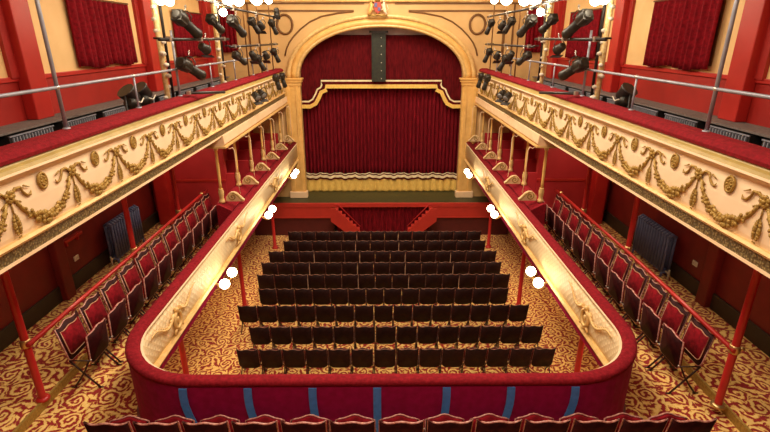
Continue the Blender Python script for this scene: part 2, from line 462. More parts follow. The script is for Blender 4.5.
def trimz(x):
    x = -abs(x)
    if x >= -2.40: return -1.54
    for (a, za), (b, zb) in zip(TR, TR[1:]):
        if a <= x <= b and b > a: return za+(zb-za)*(x-a)/(b-a)
    return -2.34
pl = thing('pelmet', 'dark red velvet pelmet with stepped cream and gold edged hem above the curtain', 'pelmet', (0, 19.55, 0))
MB().box(-3.4, 3.4, .12, .16, .0, .9).build('added_pale_backing', M['pale'], pl)  # added board, painted pale in place of the lit wall behind
folded('drape', M['pelmet'], -3.5, 3.5, 0, .12, 0, 14, .02, pl, bot=lambda x: trimz(x)-.12)
def ribbon(off, w, mm, nm, y, path=None):
    path = path or [(-3.5, -2.34), (-2.9, -2.34), (-2.76, -2.26), (-2.64, -2.06), (-2.56, -1.88), (-2.42, -1.80), (-2.38, -1.72), (-2.38, -1.54)]
    path = path + [(-x, z) for x, z in path[::-1]]
    mb = MB(); bm = mb.bm; R = []
    for i, (x, z) in enumerate(path):
        p0 = Vector(path[max(i-1, 0)]); p1 = Vector(path[min(i+1, len(path)-1)]); t = (p1-p0).normalized()
        n = Vector((-t.y, t.x))
        a = Vector((x, z))-n*off; b_ = a-n*w
        R.append([bm.verts.new((q.x, yy, q.y)) for q, yy in ((a, y), (b_, y), (b_, y+.03), (a, y+.03))])
    for A, B in zip(R, R[1:]):
        for k in range(4): bm.faces.new((A[k], A[(k+1) % 4], B[(k+1) % 4], B[k]))
    bm.faces.new(R[0]); bm.faces.new(R[-1])
    mb.build(nm, M[mm], pl)
ribbon(0, .06, 'trimcream', 'cream_braid', -.06)
ribbon(.06, .10, 'pelmet', 'dark_band', -.05)
LOW = [(-3.5, -2.49), (-2.86, -2.49), (-2.68, -2.40), (-2.56, -2.2), (-2.44, -1.96), (-2.24, -1.87), (-2.20, -1.71)]
ribbon(0, .15, 'fringe', 'gold_braid', -.065, LOW)
# light strip
bt = thing('hanging_cable_strip', 'dark green-black strip with small lamps hanging before the pelmet', 'cable strip', (-.10, 19.36, .27))
m = MB(); m.box(-.27, .27, -.03, .03, -1.86, -.08); m.box(-.27, -.23, -.05, -.03, -1.86, -.08); m.box(.23, .27, -.05, -.03, -1.86, -.08)
m.build('strip', M['truss'], bt)
MB().box(-.36, .36, -.05, .04, -.08, .0).build('hanging_bar', M['black'], bt)
for k in range(6): MB().ball((.1, -.05, -.25-k*.3), .02).build('lamp', M['white'], bt)

# ------------------------------------------------------------------ circle floor
def upath(off=0, n=12, R=1.1, X=3.4, Y=4.84, yend=18.85):
    P = [(-(X+off), yend)]
    P.append((-(X+off), Y+R))
    for i in range(1, n+1):
        a = PI + (PI/2)*i/n
        P.append((-(X-R)+(R+off)*math.cos(a), Y+R+(R+off)*math.sin(a)))
    for i in range(n+1):
        a = 1.5*PI + (PI/2)*i/n
        P.append(((X-R)+(R+off)*math.cos(a), Y+R+(R+off)*math.sin(a)))
    P.append(((X+off), yend))
    return P
U = upath(.36)
poly = [(-XW, YW), (-XW, -3.5), (XW, -3.5), (XW, YW)] + [(x, y if y < 18 else YW) for x, y in U[::-1]]
m = MB(); m.prism(poly, 'z', ZC-.3, ZC)
struct('floor_circle', m, M['carpet'], 'gold carpet with crimson swirls on the circle level')
for s in (-1, 1):
    struct('floor_promenade_'+SIDE[s], MB().box(*sorted((s*4.83, s*XW)), -3.5, 12.6, ZC, ZT), M['carpet'])
    struct('trim_nosing_'+SIDE[s], MB().box(*sorted((s*4.80, s*4.84)), -3.5, 12.6, ZC, ZT+.012), M['gilt'])
    struct('floor_gallery_'+SIDE[s], MB().box(*sorted((s*3.82, s*XW)), -3.5, YW, ZG-.16, ZG), M['shelf'])
    struct('wall_box_end_'+SIDE[s], MB().box(*sorted((s*4.25, s*XW)), 12.6, 12.75, ZC, ZG-.16), M['redbright'])
    struct('trim_box_rail_'+SIDE[s], MB().box(*sorted((s*4.25, s*XW)), 12.57, 12.6, -3.66, -3.60), M['redpil'])
    struct('wall_box_back_'+SIDE[s], MB().box(*sorted((s*5.1, s*5.2)), 12.75, YW, ZC, ZG-.16), M['redbright'])
    struct('trim_corner_post_'+SIDE[s], MB().box(*sorted((s*5.75, s*6.1)), 12.3, 12.6, ZT, ZG-.16), M['redtube'], bevel=.02)

struct('floor_circle_riser', MB().box(-3.5, 3.5, 2.0, 4.60, ZC, ZC+.07), M['carpet'])
# circle parapet (profile swept on U)
def sweep(prof, name, mm, parent, yend=18.85, smooth=False):
    # prof: list of (offset outward, z) closed loop
    mb = MB(); bm = mb.bm
    cols = [[bm.verts.new((x, y, z)) for x, y in upath(o, 12, yend=yend)] for o, z in prof]
    n = len(cols[0])
    for j in range(len(cols)):
        A, B = cols[j], cols[(j+1) % len(cols)]
        for i in range(n-1):
            f = bm.faces.new((A[i], A[i+1], B[i+1], B[i])); f.smooth = smooth
    bm.faces.new([c[0] for c in cols]); bm.faces.new([c[-1] for c in cols])
    o = mb.build(name, M[mm], parent); return o
cb = thing('circle_balcony_front', 'U-shaped circle balcony front with red plush rail and cream panels', 'balcony', (0, 0, 0))
sweep([(.0, -4.56), (.06, -4.56), (.06, -3.93), (.0, -3.93), (-.03, -4.1), (-.045, -4.3), (-.03, -4.46)], 'cream_panel', 'lattice', cb, smooth=True)
sweep([(-.02, -4.68), (.12, -4.68), (.12, -4.56), (-.04, -4.56), (-.07, -4.60)], 'gilt_moulding', 'giltlight', cb)
sweep([(0, -4.72), (.12, -4.72), (.12, -4.68), (-.02, -4.68)], 'dark_soffit_edge', 'iron', cb)
sweep([(.03, -4.72), (.33, -5.26), (.37, -5.26), (.37, -4.95), (.12, -4.95), (.12, -4.72)], 'soffit', 'redwall', cb)
sweep([(.19, -4.98), (.40, -4.98), (.40, -4.945), (.19, -4.945)], 'carpet_edge', 'carpet', cb)
sweep([(-.02, -3.96), (.06, -3.96), (.06, -3.92), (-.05, -3.92)], 'cream_bead', 'cream', cb)
sweep([(-.02, -3.91), (0, -3.87), (.04, -3.855), (.12, -3.855), (.155, -3.87), (.165, -3.895), (.165, -3.915), (.15, -3.935), (.07, -3.94), (.07, -3.93), (-.02, -3.93)], 'plush_rail', 'plush', cb, smooth=True)
sweep([(.10, -4.95), (.15, -4.95), (.15, -3.94), (.10, -3.94)], 'cloth_panel', 'panelback', cb)
# blue straps
for x in (-2.40, -1.62, -.84, -.06, .78, 1.56, 2.34):
    mb = MB(); bm = mb.bm; k = x/2.4; R4 = []
    for i in range(9):
        t = i/8; z = -3.95-.97*t; yy = 4.685-.03*t; xx = x-k*(.12*t-.03*math.sin(t*2*PI))
        R4.append([bm.verts.new(q) for q in ((xx-.048, yy, z), (xx+.048, yy, z), (xx+.048, yy-.014, z), (xx-.048, yy-.014, z))])
    for A, B in zip(R4, R4[1:]):
        for q in range(4): bm.faces.new((A[q], A[(q+1) % 4], B[(q+1) % 4], B[q]))
    bm.faces.new(R4[0]); bm.faces.new(R4[-1])
    mb.build('blue_strap', M['blue'], cb)
# cartouches on circle front
def cartouche(s, y):
    m = MB()
    X = s*3.33
    # centre urn / wreath
    P = [(X, y+.12*math.cos(a), -4.30+.14*math.sin(a)) for a in [2*PI*k/18 for k in range(18)]]
    m.tube(P, .03, 6, closed=True)
    m.ball((X, y, -4.12), .05); m.ball((X, y, -4.30), .05, (.5, 1, 1.3)); m.ball((X, y, -4.48), .045)
    for d in (-1, 1):
        Q = []
        for i in range(16):
            t = i/15
            Q.append((X, y+d*(.12+.75*t), -4.14-.10*math.sin(t*PI*1.7)-.02*t))
        m.tube(Q, [.034*(1-.75*i/15) for i in range(16)], 6)
        for i in range(1, 12):
            t = i/12; m.ball((X, y+d*(.12+.75*t), -4.14-.10*math.sin(t*PI*1.7)+.03), .024*(1.2-t), (.5, 1.6, .8))
        Q = [(X, y+d*(.06+.10*math.sin(a*.9)), -4.44-.03*a+.02) for a in (0, .8, 1.6, 2.4)]
        m.tube(Q, [.025, .02, .016, .01], 6)
    m.build('cartouche', M['giltlight'], cb)
for s in (-1, 1):
    for y in (6.75, 10.35, 14.5): cartouche(s, y)

# wall sconces under circle front
def sconce_proto():
    t = thing('wall_sconce', '', 'lamp')
    # local: +x toward auditorium centre
    MB().lathe([(.05, 0), (.06, .02), (.03, .04)], 10, Matrix.Rotation(PI/2, 4, 'Y')).build('backplate', M['brass'], t)
    m = MB()
    for d in (-1, 1):
        m.tube([(.03, 0, 0), (.12, d*.05, -.05), (.24, d*.18, -.04), (.31, d*.25, 0), (.31, d*.25, .04)], .012, 6)
    m.build('arm', M['brass'], t)
    for d in (-1, 1):
        g = MB().ball((.31, d*.25, .12), .10, sub=3).build('globe', M['globe'], t)
        MB().lathe([(.03, .0), (.045, .025), (.05, .035)], 10, Matrix.Translation((.31, d*.25, .01))).build('gallery_cup', M['brass'], t)
    return t
sc0 = sconce_proto(); sct = tree(sc0)
names_y = {8.6: 'nearest', 12.5: 'middle', 16.5: 'farthest, beside the stage'}
first = True
for s in (-1, 1):
    for y in (8.6, 12.5, 16.5):
        lab = 'brass twin globe sconce on the %s circle front, %s' % (SIDE[s], names_y[y])
        grp = 'twin globe sconces along the circle front'
        loc = (s*3.395, y, -4.64); rz = 0 if s < 0 else PI
        if first: sc0.location = loc; sc0.rotation_euler = (0,0,rz); sc0['label'] = lab; sc0['group'] = grp; first = False
        else: dup(sc0, sct, loc, rz, lab, grp)

# stalls support posts
for s in (-1, 1):
    for y, w in ((8.3, 'nearest the camera'), (12.55, 'middle one'), (16.9, 'farthest, by the stage')):
        t = thing('support_post', 'slim red post holding up the %s circle from the stalls, %s' % (SIDE[s], w), 'post', (s*4.12, y, ZST), 0, 'red posts under the circle')
        MB().lathe([(.075, 0), (.075, .1), (.06, .12), (.055, 2.2), (.075, 2.25), (.075, 2.34)], 14).build('shaft', M['redtube'], t)
        MB().lathe([(.11, 0), (.11, .05), (.08, .08)], 14).build('foot', M['redtube'], t)
# circle posts and handrails
for s in (-1, 1):
    for y, w in ((5.52 if s < 0 else 5.32, 'nearest'), (8.55, 'second'), (10.75, 'third')):
        t = thing('gallery_post', 'slim red post from the %s circle floor to the gallery, %s from the camera' % (SIDE[s], w), 'post', (s*4.84 if (s < 0 or y > 6) else 4.70, y, ZT), 0, 'red posts behind the circle side seats')
        MB().lathe([(.06, 0), (.05, .06), (.048, 2.5), (.06, 2.55), (.06, 2.65)], 14).build('shaft', M['redtube'], t)
        MB().lathe([(.095, 0), (.09, .03), (.06, .05)], 14).build('foot_flange', M['brass'] if s > 0 else M['redtube'], t)
        MB().lathe([(.062, .89), (.068, .91), (.068, .99), (.062, 1.01)], 14).build('clamp', M['brass'], t)
    t = thing('handrail', 'red tubular handrail behind the %s circle side seats' % SIDE[s], 'handrail', (s*4.77, 0, ZT+.95), 0)
    MB().tube([(0, 5.46, 0) if s < 0 else (-.11, 5.26, 0), (0, 8.4, 0), (0, 12.1, 0), (0, 12.5, -.02)], .034, 10).build('rail', M['redtube'], t)
    m = MB()
    for y in (5.52 if s < 0 else 5.32, 8.55, 10.75): m.tube([(0, y, 0), (s*.05, y, 0)], .03, 8)
    m.build('rail_bracket', M['brass'], t)
    MB().ball((0, 12.1, .02), .055).build('finial', M['brass'], t)

# ------------------------------------------------------------------ chairs
def outline(w, z0, z1, n=10, hump=.03, ear=.03, botr=.08):
    P = []
    # top from left to right with serpentine
    for i in range(n+1):
        t = -1+2*i/n
        z = z1 + hump*math.cos(t*PI*.5)**2*1.0 - .02*math.cos(t*PI*1.0)**2*0 + ear*(abs(t)**6) - .018*math.sin(abs(t)*PI)**2
        P.append((t*w, z))
    for i in range(1, 5):
        a = i/4*PI/2
        P.append((w-botr+botr*math.cos(a), z0+botr-botr*math.sin(a)))
    for i in range(0, 5):
        a = PI/2+i/4*PI/2
        P.append((-w+botr+botr*math.cos(a), z0+botr-botr*math.sin(a)))
    return P
def slab(P, y0, y1, mx, curve=0, w=.23):
    mb = MB(); bm = mb.bm
    def c(x): return curve*(1-(x/w)**2)
    A = [bm.verts.new(mx @ Vector((x, y0-c(x), z))) for x, z in P]; B = [bm.verts.new(mx @ Vector((x, y1-c(x), z))) for x, z in P]
    n = len(P); cz = sum(z for _, z in P)/n
    a0 = bm.verts.new(mx @ Vector((0, y0-curve, cz))); b0 = bm.verts.new(mx @ Vector((0, y1-curve, cz)))
    for i in range(n):
        j = (i+1) % n
        bm.faces.new((A[i], A[j], a0)).smooth = True; bm.faces.new((B[j], B[i], b0)).smooth = True
        bm.faces.new((A[i], B[i], B[j], A[j]))
    return mb
def make_chair(name, kind, W, seat_top=.84):
    """faces +y; origin on the floor at its centre"""
    t = thing(name, '', 'chair')
    stalls = kind == 'stalls'
    wood = M['stallwood'] if stalls else M['seatwood']; rim = M['rimstall'] if stalls else M['rim']
    w = W/2-.012
    rot = Matrix.Translation((0, -.16, .40)) @ Matrix.Rotation(math.radians(10), 4, 'X') @ Matrix.Translation((0, 0, -.40))
    top = .90 if stalls else .95
    P = outline(w, .44 if not stalls else .34, top, botr=.08 if not stalls else .11)
    bk = slab(P, -.012, .012, rot, .02, w).build('backrest', wood, t)
    curve = lambda x, y, z: rot @ Vector((x, y-.02*(1-(x/w)**2), z))
    mb = MB(); mb.tube([curve(x, 0, z) for x, z in P], .0125 if not stalls else .010, 6, closed=True); mb.build('backrest_rim', rim, bk)
    # velvet pad on front of the back
    P2 = [(x*.83, .48+(z-.44)*.80) for x, z in outline(w, .48, top, hump=.01, ear=.02)]
    pad = slab(P2, .008, .035, rot, .02, w).build('back_pad', M['velvet'] if not stalls else M['stallvelvet'], t)
    if not stalls:
        mb = MB(); mb.tube([curve(x, .03, z) for x, z in P2], .008, 5, closed=True); mb.build('piping', M['piping'], pad)
    # folded tip-up seat
    r2 = Matrix.Translation((0, .10, .44)) @ Matrix.Rotation(math.radians(-4), 4, 'X') @ Matrix.Translation((0, 0, -.44))
    w2 = w-.015
    P3 = [(x, z) for x, z in outline(w2, .40 if not stalls else .30, seat_top if not stalls else .62, hump=.035, ear=-.015, botr=.05)]
    se = slab(P3, .0, .02, r2, -.03, w2).build('seat', wood, t)
    cv2 = lambda x, y, z: r2 @ Vector((x, y+.03*(1-(x/w2)**2), z))
    mb = MB(); mb.tube([cv2(x, .01, z) for x, z in P3], .011 if not stalls else .008, 6, closed=True); mb.build('seat_rim', rim, se)
    P4 = [(x*.93, P3[-1][1]+(z-P3[-1][1])*.93+.01) for x, z in P3]
    slab(P4, -.035, .0, r2, -.03, w2).build('seat_cushion', M['velvet'] if not stalls else M['stallvelvet'], se)
    # cast iron standards
    for s in (-1, 1):
        mb = MB(); x = s*(W/2-.010)
        mb.tube([(x, .10, .46), (x, .02, .30), (x, -.08, .15), (x, -.20, .0)], .014, 5)
        mb.tube([(x, -.17, .46), (x, -.05, .30), (x, .06, .15), (x, .18, .0)], .014, 5)
        mb.tube([(x, -.17, .46), (x, .12, .46)], .010, 5)
        mb.tube([(x, -.24, .01), (x, -.16, .01)], .010, 5); mb.tube([(x, .14, .01), (x, .22, .01)], .010, 5)
        mb.build('standard', M['iron'], t)
    if not stalls:
        for s in (-1, 1): MB().ball((s*(W/2-.014), .13, .47), .016).build('hinge_bolt', M['silver'], t)
    return t
c0 = make_chair('circle_chair', 'circle', .505, .86); c0t = tree(c0)
cf = make_chair('circle_chair', 'circle', .505, .635); cft = tree(cf)
used = False
def put(proto, pt, loc, rz, lab, grp):
    if 'done' not in KIDS.get(proto.name, ()):
        proto.location = loc; proto.rotation_euler = (0,0,rz); proto['label'] = lab; proto['group'] = grp
        KIDS[proto.name] = ('done',); return proto
    return dup(proto, pt, loc, rz, lab, grp)
for i in range(13):
    put(cf, cft, (-3.00+i*.535, 4.37, ZC+.07), 0, 'red velvet chair in the front circle row, %s from the left' % ORD[i+1], 'front row circle chairs')
for s in (-1, 1):
    for i in range(11):
        put(c0, c0t, (s*4.44, 6.17+i*.597-(.2 if s > 0 else 0), ZC), -s*-PI/2 if s > 0 else -PI/2, 'red velvet chair in the %s side circle row, %s from the camera' % (SIDE[s], ORD[i+1]), 'side circle chairs facing the balcony rail').scale = (1.09, 1.05, 1.05)
st0 = make_chair('stalls_chair', 'stalls', .51); st0t = tree(st0)
ROWS = [(9.28, -3.42, 14, 'rearmost'), (10.20, -3.38, 14, 'second row from the back'), (11.20, -3.95, 15, 'third row from the back'),
        (12.12, -3.62, 14, 'fourth row from the back'), (12.99, -3.88, 15, 'fifth row from the back'), (13.82, -3.95, 15, 'sixth row from the back'),
        (14.68, -3.92, 15, 'seventh row from the back'), (15.56, -3.60, 14, 'eighth row from the back'), (16.42, -3.60, 14, 'front row by the stage')]
ends = None
for ri, (y, xl, n, rn) in enumerate(ROWS):
    for k in range(n):
        x = xl+.255+k*(.512 if ri > 2 else (.527, .524, .522)[ri])+.0075*y
        c = put(st0, st0t, (x, y+.2, ZST), 0, ('dark stalls chair, %s from the left in the %s row' if 'row' not in rn else 'dark stalls chair, %s from the left in the %s') % (ORD[k+1], rn), 'dark stalls chairs')
        if ri >= 4:
            tgt = [-.90, .67] + ([-2.4, 2.2] if ri in (4, 5, 6) else [])
            if any(abs(x+.255-q) < .256 for q in tgt):
                if ends is None:
                    mb = MB(); mb.box(.236, .254, -.235, -.205, .36, .86); mb.tube([(.245, -.21, .86), (.245, -.10, .80), (.245, .08, .70)], .010, 5)
                    ends = mb.build('end_standard', M['palemetal'], c); ends['label'] = 'pale brass end standard'
                else:
                    e = ends.copy(); C.objects.link(e); e.parent = c

# ------------------------------------------------------------------ box fronts: colonnade
def column_proto():
    t = thing('box_column', '', 'column')   # local: +x towards auditorium, origin at parapet level
    m = MB(); m.lathe([(.075, 0), (.075, .05), (.06, .07), (.05, .12), (.062, .2), (.068, .28), (.05, .34), (.056, .36)], 12); m.build('pedestal', M['giltlight'], t)
    m = MB(); m.lathe([(.04, .36), (.032, .5), (.036, .9), (.032, 1.28), (.045, 1.30)], 12); m.build('shaft', M['gold'], t)
    m = MB(); m.lathe([(.045, 1.30), (.055, 1.34), (.05, 1.37), (.085, 1.42)], 12); m.box(-.09, .09, -.09, .09, 1.41, 1.45); m.build('capital', M['giltlight'], t)
    return t
def scroll_proto():
    t = thing('box_scroll', '', 'ornament')
    P = [(0, 0), (.44, 0), (.45, .05), (.40, .07), (.36, .13), (.30, .20), (.22, .245), (.13, .24), (.06, .19), (.02, .12), (0, .12)]
    m = MB(); m.prism(P, 'y', -.035, .035); m.build('body', M['scrollc'], t, bevel=.008)
    Q = []
    for i in range(26):
        a = i/25*2.3*2*PI/1.6; r = .10*(1-i/28)
        Q.append((.17+r*math.cos(a+2.4), -.045, .125+r*math.sin(a+2.4)))
    m = MB(); m.tube(Q, .012, 6)
    m.tube([(.44, -.045, .03), (.38, -.045, .05), (.32, -.045, .13), (.25, -.045, .2), (.17, -.045, .225)], .012, 6)
    m.build('volute', M['gilt'], t)
    return t
co0, sr0 = column_proto(), scroll_proto(); cot, srt = tree(co0), tree(sr0)
for s in (-1, 1):
    # parapet shelf behind the plush rail
    t = thing('box_ledge', 'red plush covered ledge of the %s boxes beside the stage' % SIDE[s], 'ledge', (0, 0, 0))
    P = [(s*3.66, -4.95), (s*3.66, -3.95), (s*3.95, -3.80), (s*4.02, -3.80), (s*4.02, -4.95)]
    MB().prism(P, 'y', 11.0, 18.85).build('ledge', M['plush'], t)
    for i in range(6):
        y = 11.2+i*1.46
        rz = 0 if s < 0 else PI
        put(co0, cot, (s*3.93, y, -3.80), rz, 'slim gilt column before the %s boxes, %s from the camera' % (SIDE[s], ORD[i+1]), 'gilt box columns')
        o = put(sr0, srt, (s*3.86, y+.12, -3.80), rz, 'gilt volute scroll on the %s box parapet, %s from the camera' % (SIDE[s], ORD[i+1]), 'gilt scrolls on the box partitions')
        if s > 0:
            o.scale = (1, -1, 1)
        m = MB()
        X = s*3.50
        m.tube([(s*3.72, y, -2.44), (s*3.66, y, -2.41), (s*3.60, y, -2.46), (s*3.54, y+.02, -2.43), (X, y+.03, -2.50), (X, y+.04, -2.9), (X+s*.01, y+.07, -3.3), (X, y+.12, -3.60)], .010, 6)
        tag(m.build('hook_rod', M['pinkcream']), 'thin pale hooked rod above a scroll of the %s boxes, %s from the camera' % (SIDE[s], ORD[i+1]), 'rod', 'thin hooked rods before the boxes')
        if i:
            mb = MB(); mb.box(*sorted((s*4.02, s*5.1)), y-.04, y+.04, ZC, -3.45)
            tag(mb.build('box_partition', M['redbright']), 'low red partition between the %s boxes, %s from the camera' % (SIDE[s], ORD[i]), 'partition', 'low red box partitions')
    t = thing('box_canopy', 'pinkish cream canopy beam over the %s boxes, under the gallery' % SIDE[s], 'canopy', (0, 0, 0))
    P = [(s*3.64, -2.10), (s*3.62, -2.30), (s*3.68, -2.35), (s*4.06, -2.35), (s*4.06, -2.19), (s*3.69, -2.19), (s*3.69, -2.10)]
    MB().prism(P, 'y', 10.95, 18.85).build('beam', M['pinkcream'], t, bevel=.008)
    P = [(s*3.60, -2.10), (s*3.58, -2.05), (s*3.74, -2.05), (s*3.78, -2.10)]
    MB().box(*sorted((s*3.60, s*4.08)), 10.92, 18.86, -2.39, -2.35).build('lower_moulding', M['giltlight'], t)

# ------------------------------------------------------------------ gallery fronts
def swag_mb():
    m = MB(); rnd = random.Random(3)
    m.tube([(0, .07+.88*i/16, -.05-.30*(1-(i/8-1)**2)**.75) for i in range(17)], .02, 6)
    n = 30
    for i in range(n):
        t = i/(n-1); y = .07+.88*t; u = 2*t-1
        z = -.05-.30*(1-u*u)**.75
        th = .024+.032*(1-u*u)
        for k in range(3):
            m.ball((rnd.uniform(.0, .018), y+rnd.uniform(-.012, .012), z+rnd.uniform(-1, 1)*th), th*.60, (.55, 1, 1))
    return m
def ribbon_mb():
    m = MB()
    for d in (-1, 1):
        m.tube([(0, d*.03, .0), (0, d*.10, .06), (0, d*.17, .055), (0, d*.19, 0), (0, d*.235, -.05), (0, d*.29, -.06), (0, d*.31, -.02)], [.012, .016, .015, .013, .015, .014, .004], 6)
        m.tube([(0, d*.22, .055), (0, d*.30, .02)], [.012, .004], 5)
        m.tube([(0, d*.01, -.03), (0, d*.07, -.06), (0, d*.13, -.09)], .012, 5)
    return m
def knot_mb():
    m = MB()
    for k in range(7):
        a = 2*PI*k/7; m.ball((.01, .045*math.cos(a), .045*math.sin(a)), .03, (.5, 1, 1))
    m.ball((.02, 0, 0), .03, (.6, 1, 1)); return m
def rosette_mb():
    m = MB()
    m.tube([(0, .062*math.cos(a), .085*math.sin(a)) for a in [2*PI*k/16 for k in range(16)]], .017, 6, closed=True)
    m.ball((0, 0, 0), .06, (.25, .9, 1.25), 2)
    for k in range(8):
        a = 2*PI*k/8; m.ball((.012, .032*math.cos(a), .045*math.sin(a)), .018, (.5, 1, 1))
    return m
def drop_mb():
    m = MB(); rnd = random.Random(5)
    m.tube([(0, 0, -.03), (0, 0, -.18)], .009, 5)
    for k in range(9):
        z = -.17-.028*k; r = .042*math.sin(PI*(k+1.4)/11)
        for q in (-1, 1): m.ball((.005, q*r*.7, z+rnd.uniform(-.01, .01)), r*.72, (.5, 1, 1))
    return m
orn = None
for s in (-1, 1):
    gb = thing('gallery_balcony_front', 'cream balcony front with gilt garlands along the %s gallery' % SIDE[s], 'balcony', (0, 0, 0))
    y0, y1 = -1.0, 18.85
    X = lambda v: s*v
    def ext(P, nm, mm, sm=False, bevel=0):
        return MB().prism([(X(a), b_) for a, b_ in P], 'y', y0, y1).build(nm, M[mm], gb, bevel=bevel)
    ext([(3.70, -1.17), (3.69, -1.13), (3.73, -1.08), (3.82, -1.055), (3.98, -1.06), (4.05, -1.10), (4.05, -1.30), (3.92, -1.30), (3.92, -1.17)], 'plush_rail', 'plushup')
    ext([(3.725, -1.17), (3.71, -1.20), (3.675, -1.22), (3.645, -1.25), (3.86, -1.27), (3.86, -1.17)], 'olive_cornice', 'olive')
    ext([(3.645, -1.25), (3.64, -1.275), (3.66, -1.29), (3.70, -1.30), (3.72, -1.345), (3.86, -1.345), (3.86, -1.27)], 'cream_bead', 'cream')
    # fascia with a gentle belly
    F = [(3.735, -1.345), (3.72, -1.45), (3.71, -1.60), (3.71, -1.75), (3.72, -1.88), (3.735, -1.93), (3.86, -1.93), (3.86, -1.345)]
    ext(F, 'cream_fascia', 'cream')
    ext([(3.70, -1.93), (3.67, -1.955), (3.69, -1.985), (3.86, -1.985), (3.86, -1.93)], 'gilt_moulding', 'giltlight')
    ext([(3.715, -1.985), (3.745, -2.135), (3.86, -2.135), (3.86, -1.985)], 'olive_frieze', 'frieze')
    ext([(3.725, -2.135), (3.72, -2.16), (3.82, -2.18), (3.86, -2.135)], 'lower_bead', 'pinkcream')
    ys = 2.5 if s < 0 else 2.3
    pit = 1.02
    rz = 0
    for k in range(16):
        y = ys+k*pit
        if y > 18.6: break
        if orn is None:
            orn = []
            for nm, fn, dy, z in (('bow', knot_mb, 0, -1.48), ('ribbon', ribbon_mb, 0, -1.48), ('drop', drop_mb, 0, -1.50), ('garland', swag_mb, 0, -1.495), ('rosette', rosette_mb, pit/2, -1.455)):
                o = fn().build(nm, M['gilt'], gb); orn.append((o, dy, z)); 
                o.location = (s*3.70, y+dy, z)
            continue
        for o, dy, z in orn:
            if y+dy > 18.7 or (o.name.startswith('garland') and y > 17.9): continue
            c = o.copy(); C.objects.link(c); c.parent = gb; c.location = (s*3.70, y+dy, z)
            if s > 0: c.scale = (-1, 1, 1)
    # railing
    rt = thing('safety_rail', 'grey tubular safety rail above the %s gallery plush' % SIDE[s], 'railing', (s*3.93, 0, -1.06))
    MB().tube([(0, -1, .50), (0, 18.8, .50)], .022, 8).build('rail', M['greytube'], rt)
    sy = [2.3, 4.1, 6.0, 7.9, 9.6, 11.5, 13.4, 15.3, 17.2] if s < 0 else [2.1, 3.9, 5.75, 7.6, 9.55, 11.3, 13.2, 15.1, 17.0]
    for i, y in enumerate(sy):
        tall = i in (2, 4)
        MB().tube([(0, y, -.03), (0, y, 2.4 if i == 2 else (1.2 if tall else .50))], .024 if tall else .016, 8).build('post', M['greytube'], rt)
        MB().lathe([(.05, -.01), (.045, .012), (.025, .02)], 10, Matrix.Translation((0, y, .0))).build('post_flange', M['greytube'], rt)
        MB().ball((0, y, .5), .036).build('joint', M['silver'], rt)
    # bench ledge along gallery wall and grilles
    lg = thing('gallery_bench', 'long grey carpeted bench ledge against the %s gallery wall' % SIDE[s], 'bench', (0, 0, 0))
    MB().box(*sorted((s*5.76, s*6.28)), -1, YW-.1, -1.395, -1.36).build('ledge_top', M['shelf'], lg, bevel=.006)
    MB().box(*sorted((s*5.95, s*6.28)), -1, YW-.1, ZG, -1.395).build('ledge_riser', M['black'], lg)
    MB().box(*sorted((s*4.95, s*5.55)), -1, YW-.1, ZG, -1.82).build('step', M['shelf'], lg)
    for k in range(11):
        y = 3.4+k*1.32
        t = thing('grille_heater', 'low dark grille heater under the %s gallery bench, %s from the camera' % (SIDE[s], ORD[k+1]), 'heater', (s*5.84, y, ZG), 0, 'grille heaters under the gallery benches')
        MB().box(-.10, .10, 0, 1.06, .02, .60).build('case', M['black'], t)
        m = MB()
        for j in range(14):
            yy = .06+j*.071; m.box(*sorted((-s*.10, -s*.125)), yy, yy+.022, .08, .57)
        m.box(*sorted((-s*.10, -s*.12)), 0, 1.06, .58, .60); m.box(*sorted((-s*.10, -s*.12)), 0, 1.06, .03, .07)
        m.build('grille', M['greytube'], t)

